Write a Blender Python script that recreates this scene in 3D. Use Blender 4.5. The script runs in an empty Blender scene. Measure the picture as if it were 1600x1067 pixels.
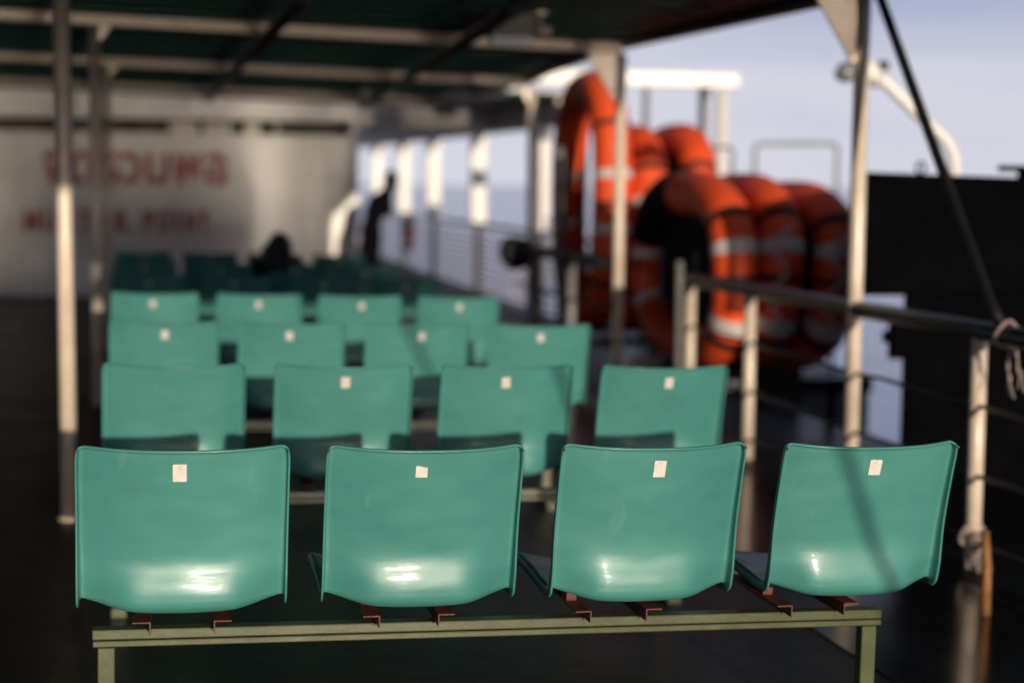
import bpy, bmesh, math, random
from mathutils import Vector, Matrix
R = math.radians
C = bpy.context.scene.collection
S = bpy.context.scene

# ------------------------------------------------------------------ camera
EYE = 1.353
yaw, pitch, roll = .2006, .0937, .0085
cy, sy = math.cos(yaw), math.sin(yaw)
fw = Vector((sy*math.cos(pitch), cy*math.cos(pitch), -math.sin(pitch)))
r0 = Vector((cy, -sy, 0)); u0 = r0.cross(fw)
cr, sr = math.cos(roll), math.sin(roll)
rt = cr*r0 + sr*u0; up = -sr*r0 + cr*u0
cam_d = bpy.data.cameras.new('camera'); cam = bpy.data.objects.new('camera', cam_d); C.objects.link(cam)
m = Matrix((rt, up, -fw)).transposed().to_4x4(); m.translation = (0, 0, EYE)
cam.matrix_world = m
cam_d.sensor_width = 36; cam_d.lens = 36*2600/1600
cam_d.clip_start = .05; cam_d.clip_end = 30000
cam_d.dof.use_dof = True; cam_d.dof.focus_distance = 3.68; cam_d.dof.aperture_fstop = 1.5
cam_d.dof.aperture_blades = 0
S.camera = cam

# ------------------------------------------------------------------ light
SUN_EL, SUN_AZ = R(7.5), R(5.7)            # low sun behind the camera, a little to its right
sd = Vector((math.sin(SUN_AZ)*math.cos(SUN_EL), -math.cos(SUN_AZ)*math.cos(SUN_EL), math.sin(SUN_EL)))
W = bpy.data.worlds.new('World'); S.world = W; W.use_nodes = True
nt = W.node_tree; bg = nt.nodes['Background']
sky = nt.nodes.new('ShaderNodeTexSky'); sky.sky_type = 'NISHITA'; sky.sun_disc = False
sky.sun_elevation = SUN_EL; sky.sun_rotation = math.pi - SUN_AZ
sky.air_density = 1.0; sky.dust_density = 1.6; sky.ozone_density = 1.6
tc = nt.nodes.new('ShaderNodeTexCoord'); mp = nt.nodes.new('ShaderNodeMapping'); mp.inputs['Scale'].default_value = (1.0, 1.0, 7.0)
nz = nt.nodes.new('ShaderNodeTexNoise'); nz.inputs['Scale'].default_value = 3.0; nz.inputs['Detail'].default_value = 5
nt.links.new(tc.outputs['Generated'], mp.inputs[0]); nt.links.new(mp.outputs[0], nz.inputs['Vector'])
sx = nt.nodes.new('ShaderNodeSeparateXYZ'); nt.links.new(tc.outputs['Generated'], sx.inputs[0])
def mth(op, a, b_=None, c=None):
    n = nt.nodes.new('ShaderNodeMath'); n.operation = op
    for i, v in enumerate((a, b_, c)):
        if v is None: continue
        if isinstance(v, (int, float)): n.inputs[i].default_value = v
        else: nt.links.new(v, n.inputs[i])
    return n.outputs[0]
# thin high haze: bright along the horizon, thinning out upwards, broken up softly
elev = mth('ADD', sx.outputs[2], mth('MULTIPLY', mth('SUBTRACT', nz.outputs['Fac'], .5), .16))
def ramp(stops):
    n = nt.nodes.new('ShaderNodeValToRGB'); nt.links.new(elev, n.inputs[0]); e = n.color_ramp.elements
    for i, (p_, c_) in enumerate(stops):
        q_ = e[i] if i < 2 else e.new(p_)
        q_.position = p_; q_.color = (*c_, 1)
    return n
hz = ramp([(0, (.95,)*3), (.46, (0,)*3), (.14, (.86,)*3), (.25, (.4,)*3)])
hc = ramp([(0, (.70, .71, .80)), (.5, (.30, .36, .60)), (.05, (.68, .69, .80)), (.115, (.42, .455, .66))])
hs = nt.nodes.new('ShaderNodeMixRGB'); hs.blend_type = 'MULTIPLY'; hs.inputs[0].default_value = 1; hs.inputs[2].default_value = (10, 10, 10, 1)
nt.links.new(hc.outputs[0], hs.inputs[1])
mx = nt.nodes.new('ShaderNodeMixRGB'); nt.links.new(hs.outputs[0], mx.inputs[2])
nt.links.new(hz.outputs[0], mx.inputs[0])
nt.links.new(sky.outputs[0], mx.inputs[1]); nt.links.new(mx.outputs[0], bg.inputs[0])
bg.inputs[1].default_value = .1
sl = bpy.data.lights.new('sun', 'SUN'); sl.energy = 4.0; sl.angle = R(.5); sl.color = (1, .85, .67)
so = bpy.data.objects.new('sun', sl); C.objects.link(so)
so.rotation_euler = sd.to_track_quat('Z', 'Y').to_euler()
S.view_settings.view_transform = 'Standard'; S.view_settings.look = 'None'
S.cycles.use_guiding = True; S.cycles.sample_clamp_indirect = 0; S.cycles.blur_glossy = .3
S.view_settings.exposure = 0; S.view_settings.gamma = 1

# ------------------------------------------------------------------ materials
def mat(name, col, rough=.5, var=.12, scale=6, bump=0., bscale=40, metal=0., spec=.5, col2=None, dirt=.5, coat=0.):
    m = bpy.data.materials.new(name); m.use_nodes = True
    n = m.node_tree.nodes; l = m.node_tree.links; b = n['Principled BSDF']
    t = n.new('ShaderNodeTexCoord')
    a = n.new('ShaderNodeTexNoise'); a.inputs['Scale'].default_value = scale; a.inputs['Detail'].default_value = 6; a.inputs['Roughness'].default_value = .65
    l.new(t.outputs['Object'], a.inputs['Vector'])
    rp = n.new('ShaderNodeValToRGB'); rp.color_ramp.elements[0].position = .5-dirt*.35; rp.color_ramp.elements[1].position = .5+dirt*.35
    c2 = col2 if col2 else tuple(c*(1-var*2) for c in col)
    rp.color_ramp.elements[0].color = (*c2, 1); rp.color_ramp.elements[1].color = (*col, 1)
    l.new(a.outputs['Fac'], rp.inputs[0]); l.new(rp.outputs[0], b.inputs['Base Color'])
    mr = n.new('ShaderNodeMapRange'); mr.inputs['To Min'].default_value = max(.02, rough-.08); mr.inputs['To Max'].default_value = min(1, rough+.1)
    l.new(a.outputs['Fac'], mr.inputs['Value']); l.new(mr.outputs[0], b.inputs['Roughness'])
    b.inputs['Metallic'].default_value = metal; b.inputs['Specular IOR Level'].default_value = spec
    b.inputs['Coat Weight'].default_value = coat
    if bump:
        q = n.new('ShaderNodeTexNoise'); q.inputs['Scale'].default_value = bscale; q.inputs['Detail'].default_value = 3
        l.new(t.outputs['Object'], q.inputs['Vector'])
        bp = n.new('ShaderNodeBump'); bp.inputs['Strength'].default_value = bump; bp.inputs['Distance'].default_value = .01
        l.new(q.outputs['Fac'], bp.inputs['Height']); l.new(bp.outputs[0], b.inputs['Normal'])
    return m
M = dict(
    paper=mat('label_paper', (.68, .64, .59), .7, .08, 40),
    ink=mat('label_ink', (.12, .11, .11), .7),
    beam=mat('bench_paint', (.078, .092, .036), .30, .25, 9, bump=.05, bscale=60, col2=(.052, .06, .025)),
    bracket=mat('red_primer', (.14, .030, .018), .6, .3, 25, bump=.3, bscale=90),
    cream=mat('cream_paint', (.72, .61, .50), .30, .12, 5, bump=.2, bscale=35, col2=(.56, .46, .36)),
    white=mat('white_paint', (.80, .77, .72), .30, .08, 2.2, bump=.10, bscale=4, col2=(.62, .58, .53)),
    whiteg=mat('gallery_white', (.78, .75, .72), .4, .06, 2, bump=.1, bscale=8),
    roof=mat('canopy_green', (.007, .046, .040), .6, .25, 1.5, bump=.2, bscale=10, spec=.12),
    dark=mat('dark_steel', (.018, .016, .015), .45, .3, 8, bump=.3, bscale=40),
    rust=mat('rusty_steel', (.06, .04, .028), .6, .3, 14, bump=.5, bscale=50, col2=(.02, .015, .012)),
    rail=mat('rail_paint', (.022, .030, .028), .38, .25, 12, bump=.3, bscale=45),
    black=mat('black_casing_paint', (.0022, .0022, .0028), .9, .3, 3, bump=.2, bscale=9, spec=.03),
    rubber=mat('black_rubber', (.008, .008, .009), .55, .2, 12, bump=.3, bscale=70, spec=.3),
    orange=mat('orange_canvas', (.82, .088, .012), .6, .12, 5, bump=.5, bscale=26, col2=(.66, .062, .010)),
    band=mat('reflective_band', (.68, .62, .60), .45, .15, 20),
    strap=mat('dark_strap', (.022, .010, .009), .7, .2, 20),
    blue=mat('blue_webbing', (.025, .11, .24), .6, .2, 20),
    rope=mat('pale_rope', (.38, .30, .27), .8, .25, 60, bump=.6, bscale=120),
    net=mat('black_netting', (.012, .009, .008), .8, .3, 30, bump=.8, bscale=40, spec=.2),
    red=mat('red_sign_paint', (.46, .012, .012), .45, .2, 10, col2=(.40, .012, .012)),
    wood=mat('orange_wood', (.30, .13, .04), .7, .25, 20, bump=.3, bscale=60),
    cloth=mat('dark_clothing', (.005, .005, .007), .95, .2, 20, spec=.03),
    cloth2=mat('dark_trousers', (.010, .008, .009), .95, .2, 20, spec=.05),
    hair=mat('dark_hair', (.014, .009, .007), .5, .3, 40, bump=.6, bscale=90),
    skin=mat('skin', (.42, .22, .15), .5, .08, 12),
    grey=mat('grey_paint', (.25, .245, .25), .4, .15, 8, bump=.2, bscale=30),
    lens=mat('lamp_lens', (.36, .38, .44), .2, .05, 10),
    hull=mat('hull_paint', (.03, .035, .05), .4, .2, 1.5),
    brown=mat('brown_board', (.16, .10, .07), .6, .3, 4),
    beige=mat('dull_beam_paint', (.46, .38, .30), .5, .2, 5, col2=(.33, .27, .21)),
    tan=mat('warm_bounce_tan', (.78, .66, .54), .5, .1, 2),  # white header and soffit, with warm bounce off the wall put into the colour
    pinkish=mat('faded_rail_paint', (.62, .47, .48), .5, .1, 6),
    buoy=mat('buoy_red', (.55, .06, .05), .5, .12, 8),
)

def seat_mat():
    """glossy moulded plastic: slightly faded, rippled skin, fine scratches and a little grime, different on every seat"""
    m = bpy.data.materials.new('seat_plastic'); m.use_nodes = True
    n = m.node_tree.nodes; l = m.node_tree.links; b = n['Principled BSDF']
    t = n.new('ShaderNodeTexCoord'); oi = n.new('ShaderNodeObjectInfo')
    off = n.new('ShaderNodeVectorMath'); off.operation = 'MULTIPLY_ADD'; l.new(oi.outputs['Random'], off.inputs[0]); off.inputs[1].default_value = (17, 9, 13); l.new(t.outputs['Object'], off.inputs[2])
    def noise(sc, det, vec=None, scale=None):
        q = n.new('ShaderNodeTexNoise'); q.inputs['Scale'].default_value = sc; q.inputs['Detail'].default_value = det
        v = off.outputs[0]
        if scale:
            mp_ = n.new('ShaderNodeMapping'); mp_.inputs['Scale'].default_value = scale; mp_.inputs['Rotation'].default_value = (0, .5, 0); l.new(v, mp_.inputs[0]); v = mp_.outputs[0]
        l.new(v, q.inputs['Vector']); return q.outputs['Fac']
    def rampn(src, stops):
        r_ = n.new('ShaderNodeValToRGB'); l.new(src, r_.inputs[0]); e = r_.color_ramp.elements
        for i, (p_, c_) in enumerate(stops): e[i].position = p_; e[i].color = (*c_, 1)
        return r_.outputs[0]
    fade = rampn(noise(3.2, 4), [(.3, (.050, .212, .192)), (.7, (.068, .258, .230))])
    scr = rampn(noise(30, 2, scale=(1.0, 1.0, .07)), [(.69, (0, 0, 0)), (.74, (.35, .35, .35))])
    grime = rampn(noise(9, 6), [(.60, (0, 0, 0)), (.80, (.35, .35, .35))])
    m1 = n.new('ShaderNodeMixRGB'); l.new(scr, m1.inputs[0]); l.new(fade, m1.inputs[1]); m1.inputs[2].default_value = (.12, .27, .24, 1)
    m2 = n.new('ShaderNodeMixRGB'); l.new(grime, m2.inputs[0]); l.new(m1.outputs[0], m2.inputs[1]); m2.inputs[2].default_value = (.045, .15, .125, 1)
    l.new(m2.outputs[0], b.inputs['Base Color'])
    mr = n.new('ShaderNodeMapRange'); mr.inputs['To Min'].default_value = .34; mr.inputs['To Max'].default_value = .48
    l.new(noise(5, 6), mr.inputs['Value']); l.new(mr.outputs[0], b.inputs['Roughness'])
    b.inputs['Specular IOR Level'].default_value = .5; b.inputs['Coat Weight'].default_value = .15; b.inputs['Coat Roughness'].default_value = .13
    ad = n.new('ShaderNodeMath'); ad.operation = 'MULTIPLY_ADD'; l.new(noise(24, 2, scale=(.5, 1, 1.6)), ad.inputs[0]); ad.inputs[1].default_value = .10; l.new(noise(8.5, 1, scale=(.8, 1, 1.3)), ad.inputs[2])
    bp = n.new('ShaderNodeBump'); bp.inputs['Strength'].default_value = .62; bp.inputs['Distance'].default_value = .01
    l.new(ad.outputs[0], bp.inputs['Height']); l.new(bp.outputs[0], b.inputs['Normal']); l.new(bp.outputs[0], b.inputs['Coat Normal'])
    return m
M['seat'] = seat_mat()

def deck_mat():
    m = bpy.data.materials.new('wet_deck_paint'); m.use_nodes = True
    n = m.node_tree.nodes; l = m.node_tree.links; b = n['Principled BSDF']
    t = n.new('ShaderNodeTexCoord')
    a = n.new('ShaderNodeTexNoise'); a.inputs['Scale'].default_value = 1.3; a.inputs['Detail'].default_value = 7; a.inputs['Roughness'].default_value = .7
    l.new(t.outputs['Object'], a.inputs['Vector'])
    rp = n.new('ShaderNodeValToRGB'); rp.color_ramp.elements[0].position = .35; rp.color_ramp.elements[1].position = .7
    rp.color_ramp.elements[0].color = (.004, .0055, .0055, 1); rp.color_ramp.elements[1].color = (.011, .012, .0105, 1)
    l.new(a.outputs['Fac'], rp.inputs[0]); l.new(rp.outputs[0], b.inputs['Base Color'])
    mr = n.new('ShaderNodeMapRange'); mr.inputs['From Min'].default_value = .3; mr.inputs['From Max'].default_value = .7
    mr.inputs['To Min'].default_value = .30; mr.inputs['To Max'].default_value = .46
    b.inputs['Specular IOR Level'].default_value = .06
    l.new(a.outputs['Fac'], mr.inputs['Value']); l.new(mr.outputs[0], b.inputs['Roughness'])
    q = n.new('ShaderNodeTexNoise'); q.inputs['Scale'].default_value = 22; q.inputs['Detail'].default_value = 4
    l.new(t.outputs['Object'], q.inputs['Vector'])
    bp = n.new('ShaderNodeBump'); bp.inputs['Strength'].default_value = .25; bp.inputs['Distance'].default_value = .01
    l.new(q.outputs['Fac'], bp.inputs['Height']); l.new(bp.outputs[0], b.inputs['Normal'])
    return m
M['deck'] = deck_mat()

M['wet'] = mat('wet_film', (.005, .006, .006), .16, .2, 2, bump=.02, bscale=3, spec=.6)
def sea_mat():
    m = bpy.data.materials.new('sea_water'); m.use_nodes = True
    n = m.node_tree.nodes; l = m.node_tree.links; b = n['Principled BSDF']
    b.inputs['Base Color'].default_value = (.30, .34, .56, 1); b.inputs['Roughness'].default_value = .14; b.inputs['IOR'].default_value = 1.33
    t = n.new('ShaderNodeTexCoord')
    q = n.new('ShaderNodeTexNoise'); q.inputs['Scale'].default_value = .5; q.inputs['Detail'].default_value = 6
    l.new(t.outputs['Object'], q.inputs['Vector'])
    bp = n.new('ShaderNodeBump'); bp.inputs['Strength'].default_value = .25; bp.inputs['Distance'].default_value = .5
    l.new(q.outputs['Fac'], bp.inputs['Height']); l.new(bp.outputs[0], b.inputs['Normal'])
    return m
M['sea'] = sea_mat()

# ------------------------------------------------------------------ helpers
class MB:
    def __init__(s): s.bm = bmesh.new()
    def box(s, x0, x1, y0, y1, z0, z1):
        v = [s.bm.verts.new((x, y, z)) for z in (z0, z1) for x, y in ((x0, y0), (x1, y0), (x1, y1), (x0, y1))]
        for f in ((3, 2, 1, 0), (4, 5, 6, 7), (0, 1, 5, 4), (1, 2, 6, 5), (2, 3, 7, 6), (3, 0, 4, 7)):
            s.bm.faces.new([v[i] for i in f])
        return s
    def prism(s, pts, z0, z1, axis='z'):
        def P(a, b, h): return {'z': (a, b, h), 'y': (a, h, b), 'x': (h, a, b)}[axis]
        lo = [s.bm.verts.new(P(a, b, z0)) for a, b in pts]; hi = [s.bm.verts.new(P(a, b, z1)) for a, b in pts]
        n = len(pts)
        fs = [s.bm.faces.new(lo[::-1]), s.bm.faces.new(hi)]
        for i in range(n): fs.append(s.bm.faces.new((lo[i], lo[(i+1) % n], hi[(i+1) % n], hi[i])))
        bmesh.ops.recalc_face_normals(s.bm, faces=fs)
        return s
    def tube(s, pts, r, n=12, closed=False, caps=True):
        pts = [Vector(p) for p in pts]; N = len(pts)
        rr = r if isinstance(r, (list, tuple)) else [r]*N
        rings = []; prev = None
        for i, p in enumerate(pts):
            if closed: d = pts[(i+1) % N] - pts[i-1]
            else: d = pts[min(i+1, N-1)] - pts[max(i-1, 0)]
            d.normalize()
            if prev is None:
                a = Vector((0, 0, 1)) if abs(d.z) < .9 else Vector((1, 0, 0))
                e = d.cross(a).normalized()
            else:
                e = (prev - d*prev.dot(d)).normalized()
            prev = e; g = d.cross(e)
            rings.append([s.bm.verts.new(p + rr[i]*(math.cos(t)*e + math.sin(t)*g)) for t in (2*math.pi*k/n for k in range(n))])
        fs = []
        for i in range(N if closed else N-1):
            A, B = rings[i], rings[(i+1) % N]
            for k in range(n): fs.append(s.bm.faces.new((A[k], A[(k+1) % n], B[(k+1) % n], B[k])))
        if caps and not closed: fs += [s.bm.faces.new(rings[0][::-1]), s.bm.faces.new(rings[-1])]
        for f in fs: f.smooth = True
        bmesh.ops.recalc_face_normals(s.bm, faces=fs)
        return s
    def build(s, name, material, parent=None, bevel=0., label=None, sm=False):
        me = bpy.data.meshes.new(name); s.bm.to_mesh(me); s.bm.free()
        me.materials.append(material)
        o = bpy.data.objects.new(name, me); C.objects.link(o)
        if parent: o.parent = parent
        if bevel:
            b = o.modifiers.new('bevel', 'BEVEL'); b.width = bevel; b.segments = 2; b.limit_method = 'ANGLE'
        if sm:
            for p in me.polygons: p.use_smooth = True
        if label: o['label'] = label
        return o
def thing(name, label, cat, loc=(0, 0, 0), group=None):
    o = bpy.data.objects.new(name, None); C.objects.link(o); o.location = loc; o.empty_display_size = .1
    return tag(o, label, cat, group)
def tag(o, label, cat, group=None):
    o['label'] = label; o['category'] = cat
    if group: o['group'] = group
    return o
def struct(o): o['kind'] = 'structure'; return o
def bez(a, b, c, n=8):
    a, b, c = Vector(a), Vector(b), Vector(c)
    return [a*(1-t)**2 + b*2*t*(1-t) + c*t*t for t in (i/n for i in range(n+1))]
def bake(o):
    dg = bpy.context.evaluated_depsgraph_get()
    me = bpy.data.meshes.new_from_object(o.evaluated_get(dg)); o.modifiers.clear(); o.data = me
CAM = -.0176                                  # the deck falls slightly to the right
def dz(x): return CAM*x

# ------------------------------------------------------------------ setting: deck, hull, sea
b = MB()
edge = [(-9, -9), (3.95, -9), (3.95, 11.9), (5.25, 11.9), (5.25, 17.2), (4.05, 17.2), (4.05, 40), (-9, 40)]
b.prism(edge, -.12, 0)
for v in b.bm.verts: v.co.z += dz(v.co.x)
struct(b.build('ferry_deck', M['deck']))
b = MB(); b.prism([(x + (-.03 if x > 0 else .03), y) for x, y in edge], -5.5, -.125)
for v in b.bm.verts: v.co.z += dz(v.co.x)
struct(b.build('hull', M['hull']))
b = MB(); v = [b.bm.verts.new(p) for p in ((-9000, -9000, -5), (9000, -9000, -5), (9000, 20000, -5), (-9000, 20000, -5))]; b.bm.faces.new(v)
struct(b.build('sea', M['sea']))

# the aisle by the rail is wet: a thin film of water that mirrors the low sun up on to the white wall
b = MB()
pud = [(1.98, 4.2), (2.3, 3.6), (2.72, 4.0), (2.80, 6.5), (2.70, 8.3), (2.76, 10.0), (2.62, 11.6), (2.3, 12.3), (2.02, 11.2), (1.90, 9.4), (2.04, 7.6), (1.94, 6.0)]
b.prism(pud, .001, .0045)
for v in b.bm.verts: v.co.z += dz(v.co.x)
struct(b.build('puddle', M['wet']))

# ------------------------------------------------------------------ seat benches
ZS = [.385, .33, .28, .235, .20, .178, .16, .143, .127, .112, .097, .083, .071, .060]
def back_y(z):                                # leans back 16 degrees, with a soft pad swelling out low down
    y = -.048; n = 400
    for k in range(n):
        q = .385 - (.385-z)*(k+.5)/n
        y -= math.tan(R(-16 + 29*math.exp(-((q-.110)/.040)**2)))*(.385-z)/n
    return y
PROF = [(back_y(z), z) for z in ZS]; ye = PROF[-1][0]
PROF += [(ye+.006, .048), (ye+.022, .038), (ye+.065, .036), (.16, .040), (.28, .052), (.37, .056), (.405, .050), (.425, .034)]
def catmull(P, n):
    out = []
    for i in range(len(P)-1):
        p0, p1, p2, p3 = (Vector(P[max(0, min(len(P)-1, i+k))]) for k in (-1, 0, 1, 2))
        for j in range(n):
            t = j/n
            out.append(.5*((2*p1) + (p2-p0)*t + (2*p0-5*p1+4*p2-p3)*t*t + (3*p1-p0-3*p2+p3)*t**3))
    out.append(Vector(P[-1])); return out
ST = (.385-.019)/(.385-.036)
PROF = [(y, .385-(.385-z)*ST) for y, z in PROF]
PC = catmull(PROF, 5)
# straight profile that the edges follow: no pad low on the back
EDGE = [(-.048 + .29*(.385-z), z) for z in ZS]
EDGE += [(.056, .048), (.074, .042), (.110, .040), (.17, .044), (.28, .052), (.37, .056), (.405, .050), (.425, .034)]
EDGE = [(y, .385-(.385-z)*ST) for y, z in EDGE]
EC = catmull(EDGE, 5)
def frac(i): return .53*i/65 if i <= 65 else .53 + .47*(i-65)/(len(PC)-1-65)
def nrm(P, i):
    d = P[min(i+1, len(P)-1)] - P[max(i-1, 0)]; d.normalize()
    return Vector((-d.y, d.x))           # points to the sitter's side (+y on the back, +z on the seat)
def shell_point(i, x):
    q = min(1, abs(x)/.21)
    w = 1 - max(0, min(1, (q-.45)/.52)); w = w*w*(3-2*w)
    p = EC[i].lerp(PC[i], w)
    n = nrm(EC, i)
    t = frac(i)
    k = .036 - .011*max(0, min(1, (t-.12)/.25))
    p = p + n*(k*q**2.5)
    return p, n
def seat_shell(name, parent):
    b = MB(); rows = []
    xs = [(-.2 + .4*k/26) for k in range(27)]
    cols = [(-.2160, .036), (-.2158, .030), (-.2154, .021), (-.2144, .010), (-.211, .0035), (-.206, .0005)] + [(x, 0) for x in xs] + \
           [(.206, .0005), (.211, .0035), (.2144, .010), (.2154, .021), (.2158, .030), (.2160, .036)]
    N = len(PC)
    for i in range(-2, N):
        ii = max(0, i); t = frac(ii); row = []
        fl = (.55 + .45*min(1, t/.42))*(1 - .45*max(0, min(1, (t-.5)/.15)))
        lip = {-2: (.011, .003), -1: (.004, .0025)}.get(i, (0, 0))
        sx = 1.005 - .012*max(0, (1-ii/3))**2
        for x, f in cols:
            p, n = shell_point(ii, x)
            p = p - n*(f*fl + lip[0])
            z = p.y + (lip[1] if i < 0 else 0)
            # soft top corners
            c = max(0, (abs(x)-.195)/.026)
            if ii < 6: z -= .010*c*c*(1-ii/6)
            row.append(b.bm.verts.new((x*sx, p.x, z)))
        rows.append(row)
    for a, c in zip(rows, rows[1:]):
        for k in range(len(a)-1):
            f = b.bm.faces.new((a[k], a[k+1], c[k+1], c[k])); f.smooth = True
    bmesh.ops.recalc_face_normals(b.bm, faces=b.bm.faces[:])
    o = b.build(name, M['seat'], parent)
    s = o.modifiers.new('solid', 'SOLIDIFY'); s.thickness = .0042; s.offset = 0
    bake(o)
    for p in o.data.polygons: p.use_smooth = True
    return o
def sticker(parent, x, ztop, w, h, ang, mark=0, torn=False):
    """paper label lying on the outside of the backrest"""
    i0 = min(range(20), key=lambda i: abs(PC[i].y - ztop))
    p, n = shell_point(i0, x)
    d = (PC[i0+3] - PC[i0]).normalized()
    o0 = Vector((x, p.x, p.y)) - Vector((0, n.x, n.y))*.0034
    ex = Vector((1, 0, 0)); ey = Vector((0, -d.x, -d.y)); en = Vector((0, -n.x, -n.y))
    b = MB(); ca, sa = math.cos(ang), math.sin(ang)
    def P(u, v, k): return o0 + ex*(u*ca - v*sa) + ey*(u*sa + v*ca) + en*k
    if torn: ring = [(-w/2, h/2), (-w/2, -h/2), (w/2, -h/2), (w/2, h*.36), (w*.2, h*.40), (0, h*.46), (-w*.25, h*.5)]
    else: ring = [(-w/2, h/2), (-w/2, -h/2), (w/2, -h/2), (w/2, h/2)]
    lo = [b.bm.verts.new(P(u, v, 0)) for u, v in ring]; hi = [b.bm.verts.new(P(u, v, .0006)) for u, v in ring]
    b.bm.faces.new(hi); b.bm.faces.new(lo[::-1])
    for k in range(len(ring)): b.bm.faces.new((lo[k], lo[(k+1) % len(ring)], hi[(k+1) % len(ring)], hi[k]))
    bmesh.ops.recalc_face_normals(b.bm, faces=b.bm.faces[:])
    s = b.build('sticker', M['paper'], parent)
    return s
def bracket(parent, x, side):
    b = MB(); w = x + side*.0175                                     # angle iron: flat top, one upright web
    b.box(x-.019, x+.019, .055, .37, -.0085, -.0055)
    b.box(w-.0016, w+.0016, .0548, .3702, -.0342, -.0087)
    b.box(x-.012, x+.012, .16, .20, -.0053, .012)                    # pad up to the shell
    return b.build('bracket', M['bracket'], parent)

ZC = .400                                     # seat shell origin
ZB = .365                                     # beam top
ROWS = [(.002, 3.563), (-.017, 5.215), (-.060, 6.841), (-.109, 8.592), (-.165, 10.28), (-.21, 12.0), (-.25, 13.7)]
LAB = ['nearest bench of four glossy teal plastic seats on an olive beam',
       'second bench of teal seats from the camera, just beyond the nearest bench',
       'third bench of teal seats from the camera, a dark rope shadow across one back',
       'fourth bench of teal seats, the farthest one still in sunlight',
       'fifth bench of teal seats, first one in the shade behind the sunlit benches',
       'sixth bench of dark shaded teal seats where a slumped person sits',
       'farthest bench of dark shaded teal seats, closest to the white sign wall']
def make_bench():
    root = thing('seat_bench', LAB[0], 'bench', (ROWS[0][0], ROWS[0][1], -CAM*0), 'benches of teal seats in rows')
    b = MB()
    b.box(-.195, 1.668, .140, .178, ZB-.023, ZB); b.box(-.1935, 1.6665, .1375, .1795, ZB-.039, ZB-.0245)
    b.build('rear_beam', M['beam'], root, .003)
    for x in (-.164, 1.637):
        MB().box(x-.019, x+.019, .140, .178, .03, ZB-.0405).build('leg', M['beam'], root, .003)
        MB().box(x-.024, x+.024, .0, .36, -.01, .029).build('foot', M['beam'], root, .003)
    return root
def place_row(k, first):
    X, Y = ROWS[k]
    if k == 0: root = first
    else:
        root = first.copy(); C.objects.link(root)
        for ch in [c for c in first.children if c.name.split('.')[0] in ('rear_beam', 'leg', 'foot')]:
            c = ch.copy(); C.objects.link(c); c.parent = root
    root.location = (X, Y, dz(X)); root.rotation_euler = (0, -CAM, 0); root['label'] = LAB[k]
    return root
bench0 = make_bench()
proto = seat_shell('seat', bench0); proto.location.z = ZC
bra = [bracket(proto, -.085, 1), bracket(proto, .085, -1)]
random.seed(4)
STK = {(0, 0): (-.008, .338, .028, .040, .01), (0, 1): (-.012, .340, .026, .027, .0), (0, 2): (.008, .342, .028, .040, -.02), (0, 3): (.004, .343, .030, .038, -.03)}
for k in range(len(ROWS)):
    root = place_row(k, bench0)
    for i in range(4):
        if k == 0 and i == 0: c = proto
        else:
            c = proto.copy(); C.objects.link(c); c.parent = root
            for q in bra:
                d = q.copy(); C.objects.link(d); d.parent = c; d.location.x = -.030*i + .012
        c.location = (i*(.527 if k == 1 else .521) + (random.uniform(-.005, .005) if k > 1 else 0), .035 + random.uniform(-.005, .005), ZC)
        c.rotation_euler = (random.uniform(-.012, .012), 0, random.uniform(-.010, .010) + (.045 if k < 4 and i > 1 else 0))
        c.scale.x = 1.03 if k == 0 and i == 0 else 1
        if (k, i) == (1, 0): continue          # its label is gone
        x, z, w, h, a = STK.get((k, i), (random.uniform(-.012, .012), .340, .028, .036, random.uniform(-.06, .06)))
        s = sticker(c, x, z, w, h, a, torn=(k, i) == (0, 1))
        if (k, i) == (0, 1): s['label'] = 'white paper sticker with its top edge torn off'
        if k == 0 and i != 1:                  # a faint pencilled tick near the top of the label
            i0 = min(range(20), key=lambda j: abs(PC[j].y - z)); p, n = shell_point(i0, x); d = (PC[i0+3]-PC[i0]).normalized()
            o0 = Vector((x, p.x, p.y)) - Vector((0, n.x, n.y))*.0041
            ey = Vector((0, -d.x, -d.y))
            MB().tube([o0+Vector((.004, 0, 0))+ey*.017, o0+Vector((-.004, 0, 0))+ey*.012, o0+Vector((.003, 0, 0))+ey*.008], .0004, 4).build('pencil_mark', M['ink'], c)

# ------------------------------------------------------------------ canopy over the deck
cn = thing('deck_canopy', 'dark green corrugated canopy on cream pipe posts over the seats', 'canopy', (1.2, 10, 0))
def cpart(b, name, m_, bevel=0., label=None, sm=False):
    for v in b.bm.verts:                       # the canopy falls to the right like the deck
        if v.co.z > 1.5: v.co.z -= .028*(v.co.x+.45)
    o = b.build(name, m_, None, bevel, label, sm); o.parent = cn; o.matrix_parent_inverse = Matrix.Translation(cn.location).inverted(); return o
b = MB()
rim = [(-8, -.97), (.70, -.97), (.72, -2.6), (3.1, -2.6), (3.08, 7.0), (3.05, 7.66), (2.99, 8.4), (2.83, 10.3), (2.9, 12.8), (3.01, 13.9), (2.95, 16.5), (4.0, 16.55), (4.0, 19.85), (-8, 19.85)]
b.prism(rim, 2.362, 2.40)
cpart(b, 'roof_sheet', M['roof'])
b = MB()
for k in range(44):                            # ribs of the corrugated sheet
    y = 1.6 + k*.39
    if y > 19.6: break
    b.box(-7.9, 2.7, y, y+.05, 2.345, 2.3615)
cpart(b, 'roof_ribs', M['roof'])
b = MB(); eave = [(3.1, -2.5), (3.08, 7.0), (3.05, 7.66), (2.99, 8.4), (2.83, 10.3), (2.9, 12.8), (3.0, 13.9), (2.95, 16.4)]
b.tube([(x-.03, y, 2.335) for x, y in eave], .035, 8)
cpart(b, 'eave_tube', M['dark'])
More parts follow.
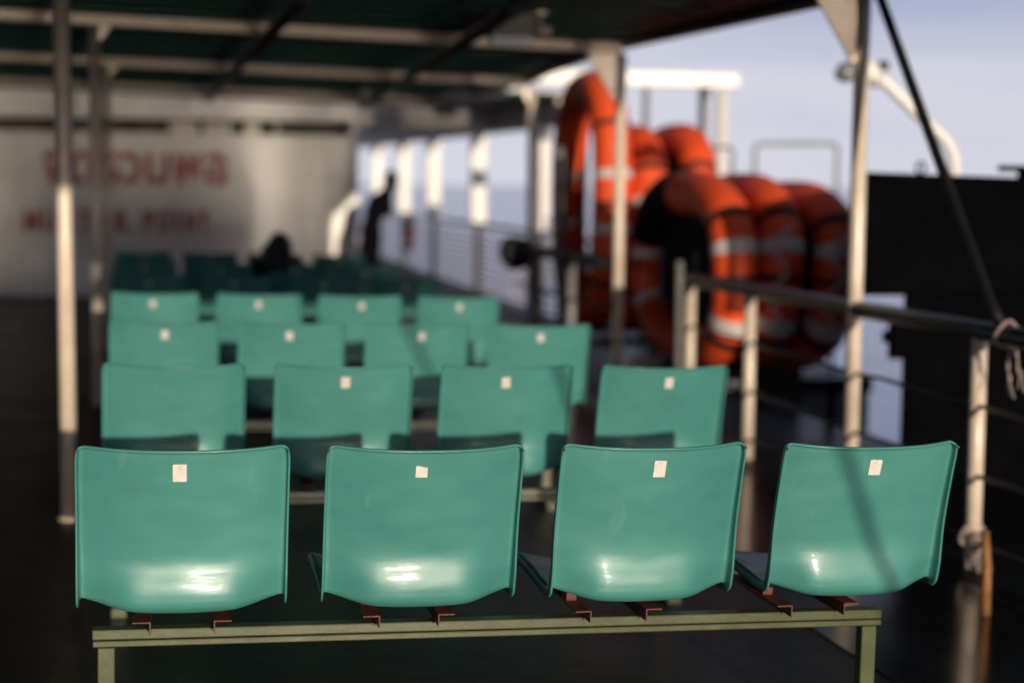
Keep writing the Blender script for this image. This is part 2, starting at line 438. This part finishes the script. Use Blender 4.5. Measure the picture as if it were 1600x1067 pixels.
for k, Y in enumerate((6.77, 10.3, 13.85, 17.4)):
    b = MB(); xe = (3.0, 2.80, 2.95, 2.72)[k]
    b.box(-7.8, xe-.02, Y-.03, Y+.03, 2.275, 2.338)
    cpart(b, 'crossbeam', M['beige'], .006)
for pts in ([(.60, 8.0), (.36, 17.9)], [(1.60, 8.0), (2.0, 17.9)], [(.75, 2), (.60, 7.9)], [(1.4, 2), (1.60, 7.9)], [(-1.9, 2), (-1.9, 17.9)]):
    (xa, ya), (xb, yb) = pts
    cpart(MB().tube([(xa, ya, 2.238), (xb, yb, 2.238)], .036, 8), 'purlin', M['rust'])
for (x, y, r) in ((-.42, 6.77, .033), (-.455, 10.3, .033), (-.525, 13.85, .030), (2.895, 6.77, .033), (2.785, 10.3, .034), (2.97, 13.85, .034)):
    b = MB(); b.tube([(x, y, dz(x)-.01), (x, y, 2.274)], r, 16)
    cpart(b, 'post', M['cream'])
    cpart(MB().tube([(x, y, dz(x)+.001), (x, y, dz(x)+.012)], r+.010, 16), 'post_foot', M['cream'], .003)
    if x > 0:
        g = MB(); g.prism([(x-(.235 if y < 12 else .1), 2.272), (x-r+.004, 2.272), (x-r+.004, 1.98 if y < 12 else 2.15), (x-.05, 1.98 if y < 12 else 2.15)], y-.006, y+.006, 'y')
        cpart(g, 'gusset', M['cream'], .002)
    elif y > 8:
        g = MB(); g.prism([(x+.10, 2.272), (x+r-.004, 2.272), (x+r-.004, 2.17)], y-.006, y+.006, 'y')
        cpart(g, 'gusset', M['cream'], .002)

# lamps hanging under the canopy
t = thing('flood_lamp', 'grey box floodlight hung under the canopy beside the cream crossbeam', 'lamp', (2.05, 10.0, 2.2))
LZ = -.07
def at(b, name, m_, root, bevel=0., sm=False):
    if root.name in ('flood_lamp', 'bulkhead_lamp'):
        for v in b.bm.verts: v.co.z = min(v.co.z, 2.272)
    o = b.build(name, m_, None, bevel, None, sm); o.parent = root; o.matrix_parent_inverse = Matrix.Translation(root.location).inverted(); return o
b = MB(); b.prism([(9.90, 2.265), (10.10, 2.265), (10.12, 2.15), (9.95, 2.09)], 1.92, 2.16, 'x'); at(b, 'housing', M['dark'], t, .006)
b = MB(); b.prism([(9.926, 2.13), (9.934, 2.132), (9.944, 2.094), (9.936, 2.092)], 1.93, 2.15, 'x'); at(b, 'lens', M['lens'], t)
for q_ in (2.19, 2.225): at(MB().tube([(q_, 9.93, 2.14), (q_, 9.93, 2.19)], [.016, .02], 10), 'knob', M['cream'], t)
b = MB(); b.tube([(2.20, 10.0, 2.33), (2.20, 10.0, 2.18), (2.17, 10.0, 2.17)], .012, 8); b.box(2.17, 2.23, 9.97, 10.03, 2.26, 2.33); at(b, 'mount', M['cream'], t)
at(MB().tube([(2.13, 10.0, 2.33), (2.10, 9.99, 2.29), (2.13, 9.98, 2.27), (2.16, 9.99, 2.30)], .012, 6), 'cable_loop', M['rope'], t)
t.location = (1.78, 8.8, 2.2)
t = thing('bulkhead_lamp', 'small round caged lamp hanging from the far end of the canopy', 'lamp', (1.81, 15.9, 2.2))
at(MB().tube([(1.84, 15.9, 2.33), (1.83, 15.9, 2.25)], .05, 12), 'base', M['rust'], t)
at(MB().tube([(1.83, 15.9, 2.25), (1.80, 15.9, 2.20), (1.78, 15.9, 2.155)], [.06, .075, .035], 14), 'glass', M['white'], t)
at(MB().tube([(1.845, 15.9, 2.25), (1.88, 15.9, 2.2), (1.79, 15.9, 2.13), (1.72, 15.9, 2.19), (1.77, 15.9, 2.26)], .007, 6), 'cage', M['rust'], t)

# ------------------------------------------------------------------ white deckhouse wall with the sign
dh = thing('deckhouse', 'white painted deckhouse wall with red muster point lettering', 'deckhouse', (0, 20, 0))
def dpart(b, name, m_, bevel=0., label=None): return at(b, name, m_, dh, bevel)
dpart(MB().box(-8, 2.17, 20.0, 20.12, -.05, 1.925), 'wall', M['white'], .01)
dpart(MB().box(-8, 2.17, 19.96, 20.14, 2.085, 2.46), 'fascia', M['white'], .01)
dpart(MB().box(2.175, 3.81, 19.97, 20.05, 2.02, 2.46), 'passage_fascia', M['white'], .01)
dpart(MB().box(3.08, 3.36, 19.94, 19.968, 2.17, 2.26), 'nameplate', M['dark'], .004)
dpart(MB().box(2.08, 2.17, 20.002, 20.12, 1.926, 2.084), 'corner_stile', M['white'])
dpart(MB().box(-8, 2.16, 20.9, 20.95, 1.2, 2.6), 'inner_bulkhead', M['dark'])
dpart(MB().box(2.07, 2.15, 20.125, 20.9, -.05, 2.46), 'end_wall', M['white'])
dpart(MB().box(-8, 4.1, 19.9, 36, 2.465, 2.56), 'roof_slab', M['whiteg'])
for x0, x1, mm in ((-7.9, -1.45, 'brown'), (-.92, -.50, 'brown'), (-.44, -.12, 'brown'), (-.05, .30, 'cream'), (.36, .68, 'cream'), (.84, 1.02, 'cream'), (1.20, 1.26, 'cream')):
    dpart(MB().box(x0, x1, 20.3, 20.6, 1.6, 2.06), 'locker', M[mm], .01)
dpart(MB().box(-.035, .0, 19.975, 19.999, .95, 1.92), 'conduit', M['white'], .004)
def text(body, x0, x1, z0, z1, y, weight=0.):
    c = bpy.data.curves.new('lettering', 'FONT'); c.body = body; c.extrude = .002; c.offset = weight
    o = bpy.data.objects.new('lettering', c); C.objects.link(o); bpy.context.view_layer.update()
    dg = bpy.context.evaluated_depsgraph_get(); me = bpy.data.meshes.new_from_object(o.evaluated_get(dg))
    bpy.data.objects.remove(o)
    xs = [v.co.x for v in me.vertices]; ys = [v.co.y for v in me.vertices]
    a, b_, c0, d = min(xs), max(xs), min(ys), max(ys)
    for v in me.vertices:
        X = x0 + (v.co.x-a)/(b_-a)*(x1-x0); Z = z0 + (v.co.y-c0)/(d-c0)*(z1-z0); v.co = (X, y - .0035 - v.co.z, Z)
    me.materials.clear(); me.materials.append(M['red'])
    o = bpy.data.objects.new('lettering', me); C.objects.link(o); o.parent = dh; o.matrix_parent_inverse = Matrix.Translation(dh.location).inverted()
    return o
text('\u0e08\u0e38\u0e14\u0e23\u0e27\u0e21\u0e1e\u0e25', -1.47, .62, 1.16, 1.70, 20.0, .028)
cw = .165                                      # stencilled capitals with a wide, even pitch
for i, ch in enumerate('MUSTER'):
    x = -1.70 + i*.206; ww = cw*(1.05 if ch == 'M' else .95); text(ch, x, x+ww, .765, 1.02, 20.0, .045)
for i, ch in enumerate('POINT'):
    x = -.345 + i*.158; ww = .125 if ch != 'I' else .05; text(ch, x + (0 if ch != 'I' else .035), x + (0 if ch != 'I' else .035) + ww, .765, 1.02, 20.0, .045)

# ------------------------------------------------------------------ side gallery past the wall
g = thing('side_gallery', 'white posts and header of the side gallery past the wall', 'gallery', (3.9, 25, 0))
b = MB(); b.prism([(16.6, 1.955), (36, 2.12), (36, 2.46), (16.6, 2.24)], 3.82, 3.98, 'x'); at(b, 'header', M['tan'], g, .01)
b = MB(); b.prism([(16.6, 2.25), (36, 2.47), (36, 2.5), (16.6, 2.30)], 2.75, 4.05, 'x'); at(b, 'soffit', M['tan'], g)
for i, y in enumerate((17.7, 21.45, 25.27, 28.6, 32.46)):
    zt = 1.955 + (y-16.6)/19.4*.165
    at(MB().box(3.80, 3.99, y-.07, y+.07, .862, zt+.02), 'post', M['whiteg'], g, .01)
    at(MB().box(3.86, 3.94, y-.035, y+.035, -.07, .80), 'stanchion', M['rust'], g)
t = thing('guard_rail', 'many barred side rail under the white gallery posts', 'railing', (3.9, 26, 0), 'railings of the deck')
at(MB().tube([(3.9, 14.6, .83), (3.9, 36, .83)], .03, 8), 'top_rail', M['grey'], t)
for k in range(11):
    at(MB().tube([(3.9, 14.6, -.02+k*.074), (3.9, 36, -.02+k*.074)], .018, 6), 'bar', M['pinkish'], t)
# lifebuoy hung on that rail, seen nearly edge on
t = thing('lifebuoy', 'red lifebuoy hanging on the gallery rail, seen edge on', 'lifebuoy', (3.78, 27.2, .55))
ring = [(3.78, 27.2+.26*math.cos(a), .56+.26*math.sin(a)) for a in (2*math.pi*k/28 for k in range(28))]
at(MB().tube(ring, .06, 10, closed=True), 'ring', M['buoy'], t)
for k in (3, 10, 17, 24):
    at(MB().tube([ring[(k+j) % 28] for j in range(-1, 2)], .064, 10), 'band', M['band'], t)

# ------------------------------------------------------------------ near guard rail
t = thing('guard_rail', 'nearest guard rail with a thick dark handrail on cream posts', 'railing', (2.9, 7, 0), 'railings of the deck')
at(MB().tube([(2.9, 2.4, .846), (2.9, 9.16, .822)], .037, 14), 'top_rail', M['rail'], t)
for y in (9.13, 8.12, 5.63, 4.5, 3.3):
    at(MB().tube([(2.9, y, -.05), (2.9, y, .81)], .030, 14), 'post', M['cream'], t)
for z in (.555, .30, .055):
    pts = [(2.9-.004, 2.4+i*.27, z + .006*math.sin(i*1.9+z*20)) for i in range(26)]
    at(MB().tube(pts, .009, 6), 'wire', M['dark'], t)
# ropes and stay
b = MB(); b.tube([(2.877, 6.74, 2.30), (2.925, 6.66, 2.146), (2.9, 5.55, .93), (2.9, 5.47, .87)], .021, 10)
tag(b.build('stay_cable', M['rubber']), 'black stay cable running down from the canopy post to the handrail', 'cable')
b = MB(); b.tube([(1.73, -2.49, 2.29), (2.08, -2.37, 1.563), (2.26, -2.30, 1.18), (2.83, -2.1, -.05)], .013, 10)
tag(b.build('stay_cable', M['rubber']), 'second black stay cable behind the viewer, casting the shadow on the nearest bench', 'cable')
def frayed(name, label, start, n, drop, seed, r=.006):
    random.seed(seed); b = MB(); s = Vector(start)
    b.tube([s+Vector((.048*math.cos(a), .02*math.sin(2*a), .048*math.sin(a))) for a in (2*math.pi*k/14 for k in range(14))], r*1.6, 6, closed=True)
    for k in range(n):
        p = s + Vector((random.uniform(-.02, .02), -.045, random.uniform(-.01, .02))); pts = [p.copy()]
        for j in range(6):
            p = p + Vector((random.uniform(-.012, .016), random.uniform(-.012, .006), -drop/6*random.uniform(.6, 1.2))); pts.append(p.copy())
        b.tube(pts, r*random.uniform(.5, .9), 5)
    return tag(b.build(name, M['rope']), label, 'rope', 'frayed rope ends on the rail')
frayed('frayed_rope', 'pale frayed rope end knotted on the handrail below the stay cable', (2.9, 5.42, .84), 4, .22, 3, .0045)
frayed('frayed_rope', 'frayed rope tied round the foot of the nearest cream rail post', (2.9, 5.63, .075), 9, .14, 8, .007)
b = MB(); b.tube([(2.604, 4.95, dz(2.6)-.004), (2.603, 4.95, .12), (2.598, 4.96, .237)], [.017, .016, .014], 10)
tag(b.build('wooden_stake', M['wood']), 'short orange wooden stake standing on the deck by the rail', 'stake')

# second guard rail with a coil of hose at its end
t = thing('guard_rail', 'second guard rail in the shade beside the tall orange float', 'railing', (2.79, 12, 0), 'railings of the deck')
at(MB().tube([(2.79, 10.33, .843), (2.785, 13.6, .84)], .040, 12), 'top_rail', M['rail'], t)
for y in (11.6, 12.75): at(MB().tube([(2.79, y, -.05), (2.79, y, .80)], .034, 12), 'post', M['grey'], t)
for z in (.55, .3): at(MB().tube([(2.79, 10.34, z), (2.785, 13.6, z)], .010, 6), 'wire', M['dark'], t)
b = MB()
for k in range(9):
    b.tube([(2.75 + (.10-.022*(k%4))*math.cos(a), 13.52 - .03*k+.02*math.sin(3*a), .80 + (.12-.024*(k%4))*math.sin(a)) for a in (2*math.pi*j/20 for j in range(20))], .02, 6, closed=True)
tag(b.build('rope_coil', M['dark']), 'dark coil of rope hung on the end of the second rail', 'rope coil')

# ------------------------------------------------------------------ orange life floats
def life_float(x, yc, zc, a, bh, r, label, bz=None, net=True, lean=0., turn=0., loops=True, sleeve=False, straps=False, n_exp=2.8, banddz=.24, shear=0.):
    root = thing('life_float', label, 'life float', (x, yc, zc), 'orange life floats stacked on edge')
    root.rotation_euler = (0, lean, turn)
    N = 96
    def pt(th):
        c, s_ = math.cos(th), math.sin(th)
        return Vector((shear*s_, a*math.copysign(abs(c)**(2/n_exp), c), bh*math.copysign(abs(s_)**(2/n_exp), s_)))
    ths = [2*math.pi*k/N for k in range(N)]
    path = [pt(q) for q in ths]
    rr = [r*(1+.012*math.sin(5*q)+.01*math.sin(11*q)) for q in ths]
    MB().tube(path, rr, 24, closed=True).build('float_tube', M['orange'], root)
    def seg(z, side, half):                    # short length of the path round height z on one side
        out = []
        for j in range(7):
            zz = z + (j-3)/3*half; s_ = math.copysign((abs(zz)/bh)**(n_exp/2), zz); th = math.asin(max(-1, min(1, s_)))
            if side < 0: th = math.pi - th
            out.append(pt(th))
        return out
    for side, z in [(q_, w_) for q_ in (-1, 1) for w_ in (bz[q_] if bz else (banddz, -banddz))]:
        if True:
            MB().tube(seg(z, side, .032), r+.004, 24, caps=False).build('reflective_band', M['band'], root)
    for z in (bh*.62, -bh*.02, -bh*.66):
        MB().tube(seg(z, -1, .018), r+.006, 24, caps=False).build('lashing_strap', M['strap'], root)
    if loops:
        b = MB()
        for (za, zb) in ((bh*.62, bh*.1), (bh*.05, -bh*.6)):
            p = [Vector((.0, -a-r*1.0, za)), Vector((-.09, -a-r*1.02, (za*2+zb)/3)), Vector((-.05, -a-r*1.15, (za+zb)/2)), Vector((-.09, -a-r*1.0, (za+zb*2)/3)), Vector((0, -a-r, zb))]
            pts = [Vector(v) for v in p]
            q = []
            for i in range(4):
                for j in range(5): q.append(pts[i].lerp(pts[i+1], j/5))
            b.tube(q + [pts[-1]], .014, 6)
        b.build('grab_rope', M['pinkish'], root)
    if not net: return root
    b = MB()                                   # net of the platform slung inside the ring
    inner = [Vector((.02, p.y*(1-r*.7/a), p.z*(1-r*.7/bh))) for p in path[::4]]
    vs = [b.bm.verts.new(p) for p in inner]; c0 = b.bm.verts.new((.10, 0, 0)); vs2 = [b.bm.verts.new(p + Vector((.012, 0, 0))) for p in inner]; c1 = b.bm.verts.new((.112, 0, 0))
    for k in range(len(vs)):
        b.bm.faces.new((vs[k], vs[(k+1) % len(vs)], c0)); b.bm.faces.new((vs2[(k+1) % len(vs)], vs2[k], c1))
    b.build('net', M['net'], root)
    if sleeve:                                 # black cover over the top and far shoulder
        i0, i1 = int(N*.04), int(N*.25)
        MB().tube(path[i0:i1], [q+.012 for q in rr[i0:i1]], 24).build('black_cover', M['net'], root)
    if straps:
        for y in (-.42, .30):
            MB().box(-r*.75, -r*.75+.006, y-.035, y+.035, -.02-.22, .12).build('blue_strap', M['blue'], root)
    return root
AR, AB = .136, .48
BZ = {-1: (.155, -.24), 1: (.075, -.27)}
life_float(3.22, 10.15, .83, .86, AB, AR, 'orange float nearest the seats, its shoulder under a black cover', lean=-.02, sleeve=True, straps=True, loops=False, bz=BZ)
life_float(3.52, 10.13, .835, .85, AB-.01, AR, 'middle orange float of the low front stack with slack grab ropes', lean=.05, turn=-.03, bz=BZ)
life_float(3.82, 10.12, .80, .84, AB-.02, AR, 'orange float on the sea side of the low front stack', lean=.10, turn=.02, bz=BZ)
life_float(3.23, 12.85, 1.24, .70, .87, .145, 'tallest orange float, standing on end behind the second rail', net=False, loops=False, banddz=.20)
life_float(3.53, 12.80, 1.03, .70, .66, .142, 'orange float behind the tallest one, its top just past the pipe post', lean=.04, turn=-.04, loops=False, banddz=.20)
life_float(3.84, 12.80, 1.05, .70, .66, .142, 'orange float farthest out in the tall rear stack', lean=.12, turn=.03, loops=False, banddz=.20)
t = thing('float_rack', 'dark steel cradle holding the orange life floats off the deck', 'rack', (3.5, 11.5, 0))
for y in (9.5, 10.8, 12.3, 13.4):
    b = MB(); b.box(3.02, 4.06, y-.03, y+.03, .14, .195); at(b, 'cross_bar', M['dark'], t)
    for x in (3.05, 3.92): at(MB().box(x-.025, x+.025, y-.025, y+.025, -.08, .138), 'leg', M['dark'], t)
at(MB().box(3.00, 3.05, 12.85, 12.98, -.06, 1.60), 'stanchion', M['hull'], t, .01)
at(MB().tube([(3.0, 12.92, 1.60), (2.97, 12.9, 1.62)], .05, 12), 'knob', M['grey'], t)
at(MB().box(3.00, 3.04, 9.72, 9.78, .2, .9), 'upright', M['dark'], t)
at(MB().box(3.965, 3.985, 10.15, 13.6, -.06, .24), 'added_side_plate', M['dark'], t)  # added dark plate, hides the bright sky reflection on the deck beyond
at(MB().prism([(9.5, .20), (10.9, .20), (10.7, .42), (9.9, .42)], 3.40, 3.46, 'x'), 'chock', M['dark'], t)

# ------------------------------------------------------------------ black casing on the ship's side
t = thing('machinery_casing', 'tall black steel casing standing outside the guard rail', 'casing', (4.5, 8, 0))
b = MB(); b.prism([(3.285, 7.6), (6.8, 7.45), (6.8, 9.1), (3.96, 9.1)], .83, 1.43)
for v in b.bm.verts: v.co.z -= (v.co.x-3.28)*.025 if v.co.z > 1 else 0
at(b, 'upper_body', M['black'], t, .012)
b = MB(); b.prism([(3.515, 7.62), (6.7, 7.5), (6.7, 9.0), (4.2, 9.0)], -2.2, .827); at(b, 'lower_body', M['black'], t)
at(MB().box(3.43, 3.55, 7.56, 7.615, .52, .70), 'hinge', M['black'], t, .01)
at(MB().box(3.40, 3.425, 7.57, 7.61, .60, .66), 'hinge_pin', M['black'], t, .004)
at(MB().tube([(3.60+.022*math.cos(a), 7.66, 1.452+.030*math.sin(a)) for a in (2*math.pi*k/16 for k in range(16))], .007, 6, closed=True), 'lifting_eye', M['black'], t)
at(MB().tube([(3.985, 7.6, 1.455), (4.4, 7.6, 1.452)], .016, 10), 'handle_bar', M['black'], t)
at(MB().box(4.10, 4.16, 7.58, 7.63, 1.40, 1.44), 'handle_bracket', M['black'], t)
t = thing('gooseneck_lamp', 'white gooseneck lamp post rising above the black casing', 'lamp post', (4.43, 9.0, 1.4))
k9 = 9/14.
P9 = [(6.913, 1.35), (6.913, 1.50), (6.90, 1.62), (6.86, 1.72), (6.80, 1.80), (6.70, 1.885), (6.637, 1.93), (6.226, 2.284), (6.08, 2.40)]
at(MB().tube([(x*k9, 9.0, EYE+(z-EYE)*k9) for x, z in P9], .033, 14), 'pole', M['whiteg'], t)
def q9(x, z): return (x*k9, 9.0, EYE+(z-EYE)*k9)
at(MB().tube([q9(6.17, 2.30), q9(6.0, 2.41), q9(5.90, 2.42)], [.05, .075, .06], 14), 'lamp_head', M['whiteg'], t)
at(MB().tube([q9(5.93, 2.40), q9(5.82, 2.36), q9(5.76, 2.33)], [.055, .06, .03], 12), 'lamp_shade', M['grey'], t)
at(MB().tube([q9(6.19, 2.40), q9(6.20, 2.47)], .03, 10), 'photocell', M['dark'], t)

# ------------------------------------------------------------------ white awning and hand rails beyond the floats
t = thing('boat_awning', 'white flat awning on slim posts rising behind the orange floats', 'awning', (4.1, 15.5, 0))
at(MB().box(3.15, 5.03, 14.5, 14.58, 2.245, 2.375), 'front_beam', M['whiteg'], t, .01)
at(MB().box(3.15, 5.03, 14.585, 15.2, 2.32, 2.36), 'roof_slab', M['whiteg'], t)
for x, r in ((4.89, .06),): at(MB().tube([(x, 14.56, -.1), (x, 14.56, 2.234)], r, 14), 'post', M['whiteg'], t)
at(MB().tube([(4.17, 14.56, -.08), (4.17, 14.56, 2.234)], .03, 12), 'post', M['grey'], t)
at(MB().tube([(4.89, 15.1, -.1), (4.89, 15.1, 2.319)], .05, 12), 'post', M['whiteg'], t)
for n_, (xa, xb, z, lab) in enumerate(((4.475, 5.16, 1.69, 'bent grey tube hand rail silhouetted above the low orange floats'), (4.08, 4.29, 1.652, 'narrow grey tube hoop beside the white awning post'))):
    b = MB(); y = 12.5
    pts = [(xa, y, -.08), (xa, y, z-.08)] + bez((xa, y, z-.05), (xa, y, z), (xa+.05, y, z), 5) + bez((xb-.05, y, z+.01), (xb, y, z+.01), (xb, y, z-.05), 5) + [(xb, y, -.09)]
    b.tube(pts, .017, 10)
    tag(b.build('hand_rail', M['grey']), lab, 'hand rail', 'tube hoops beyond the floats')

# ------------------------------------------------------------------ people
def skin_body(name, verts, edges, radii, m_, parent, root_i=0):
    me = bpy.data.meshes.new(name); me.from_pydata(verts, edges, []); o = bpy.data.objects.new(name, me); C.objects.link(o)
    md = o.modifiers.new('skin', 'SKIN'); md.use_smooth_shade = True
    for i, rv in enumerate(radii):
        o.data.skin_vertices[0].data[i].radius = rv if isinstance(rv, tuple) else (rv, rv)
    o.data.skin_vertices[0].data[root_i].use_root = True
    s = o.modifiers.new('sub', 'SUBSURF'); s.levels = 2; s.render_levels = 2
    bpy.context.view_layer.update(); bake(o); o.data.materials.clear(); o.data.materials.append(m_)
    for p in o.data.polygons: p.use_smooth = True
    o.parent = parent; return o
def blob(b, c, rx, ry, rz, n=14):
    r = bmesh.ops.create_uvsphere(b.bm, u_segments=n, v_segments=n, radius=1)
    for v in r['verts']: v.co = Vector(c) + Vector((v.co.x*rx, v.co.y*ry, v.co.z*rz))
    for f in b.bm.faces: f.smooth = True
def hand(b, wrist, d, side, r=.008):
    d = Vector(d).normalized(); s_ = Vector(side).normalized(); w = Vector(wrist)
    b.tube([w, w+d*.04, w+d*.085], [.022, .036, .034], 8)
    for k in range(4):
        q = w + d*.08 + s_*(k-1.5)*.018; L = (.07, .08, .075, .06)[k]
        b.tube([q, q+d*L*.5, q+d*L*.9+Vector((0, 0, -.012))], [r, r*.95, r*.7], 6)
    q = w + d*.03 - s_*.03; b.tube([q, q+d*.03-s_*.025, q+d*.06-s_*.03], [r*1.2, r, r*.8], 6)
# standing, leaning towards the rail past the wall end (seen from behind)
p = thing('person', 'person in dark clothes leaning to the right past the wall end', 'person', (2.16, 18.7, 0))
V = [(.0, 0, .80), (.02, 0, .92), (.07, .02, 1.04), (.13, .04, 1.15), (.185, .06, 1.24), (.215, .07, 1.29), (.245, .085, 1.365), (.255, .09, 1.42),
     (-.045, 0, .74), (-.055, -.01, .42), (-.06, .01, .07), (-.06, .12, .03),
     (.05, .0, .74), (.05, .05, .41), (.04, .02, .07), (.045, .13, .03),
     (.03, .05, 1.16), (-.02, .12, .99), (.07, .24, 1.02),
     (.23, .06, 1.15), (.22, .14, 1.0), (.20, .29, 1.06)]
E_ = [(0, 1), (1, 2), (2, 3), (3, 4), (4, 5), (5, 6), (6, 7), (0, 8), (8, 9), (9, 10), (10, 11), (0, 12), (12, 13), (13, 14), (14, 15), (3, 16), (16, 17), (17, 18), (3, 19), (19, 20), (20, 21)]
Rr = [(.14, .10), (.125, .09), (.135, .095), (.145, .10), (.08, .065), (.05, .05), (.075, .085), (.06, .07),
      .085, .058, .042, .035, .085, .058, .042, .035, .055, .043, .032, .055, .043, .032]
Rr = [tuple(q*1.18 for q in v) if isinstance(v, tuple) else v*1.15 for v in Rr]
body = skin_body('body', V, E_, Rr, M['cloth'], p)
b = MB(); blob(b, (.245, .07, 1.41), .082, .098, .10); b.build('hair', M['hair'], p)
b = MB(); hand(b, (.07, .24, 1.02), (.5, 1, .1), (1, 0, 0)); b.build('hand', M['skin'], p)
b = MB(); hand(b, (.20, .29, 1.06), (.1, 1, .2), (1, 0, 0)); b.build('hand', M['skin'], p)
# slumped sitter two rows from the wall; only the top of the head and shoulder shows over the seats
p = thing('person', 'person with dark hair slumped low on a bench in front of the wall', 'person', (.74, 12.0, 0))
V = [(0, .22, .52), (.0, .12, .62), (-.01, .08, .74), (-.01, .07, .83), (.0, .07, .89), (.01, .08, .94),
     (-.09, .40, .50), (-.10, .52, .47), (-.10, .56, .12), (-.10, .66, .04), (.09, .40, .50), (.10, .52, .47), (.10, .56, .12), (.10, .66, .04),
     (-.16, .09, .76), (-.20, .18, .60), (-.10, .32, .56), (.15, .09, .78), (.19, .18, .61), (.09, .32, .56)]
E_ = [(0, 1), (1, 2), (2, 3), (3, 4), (4, 5), (0, 6), (6, 7), (7, 8), (8, 9), (0, 10), (10, 11), (11, 12), (12, 13), (2, 14), (14, 15), (15, 16), (2, 17), (17, 18), (18, 19)]
Rr = [(.13, .10), (.12, .09), (.13, .09), (.06, .06), (.07, .08), (.06, .07), .08, .065, .05, .04, .08, .065, .05, .04, .05, .042, .034, .05, .042, .034]
skin_body('body', V, E_, Rr, M['cloth2'], p)
b = MB(); blob(b, (.0, .055, .90), .088, .10, .105); blob(b, (-.055, .05, .82), .085, .085, .12); blob(b, (.03, .045, .80), .07, .075, .10); b.build('hair', M['hair'], p)
b = MB(); blob(b, (.058, .10, .885), .045, .06, .075); b.build('face', M['skin'], p)
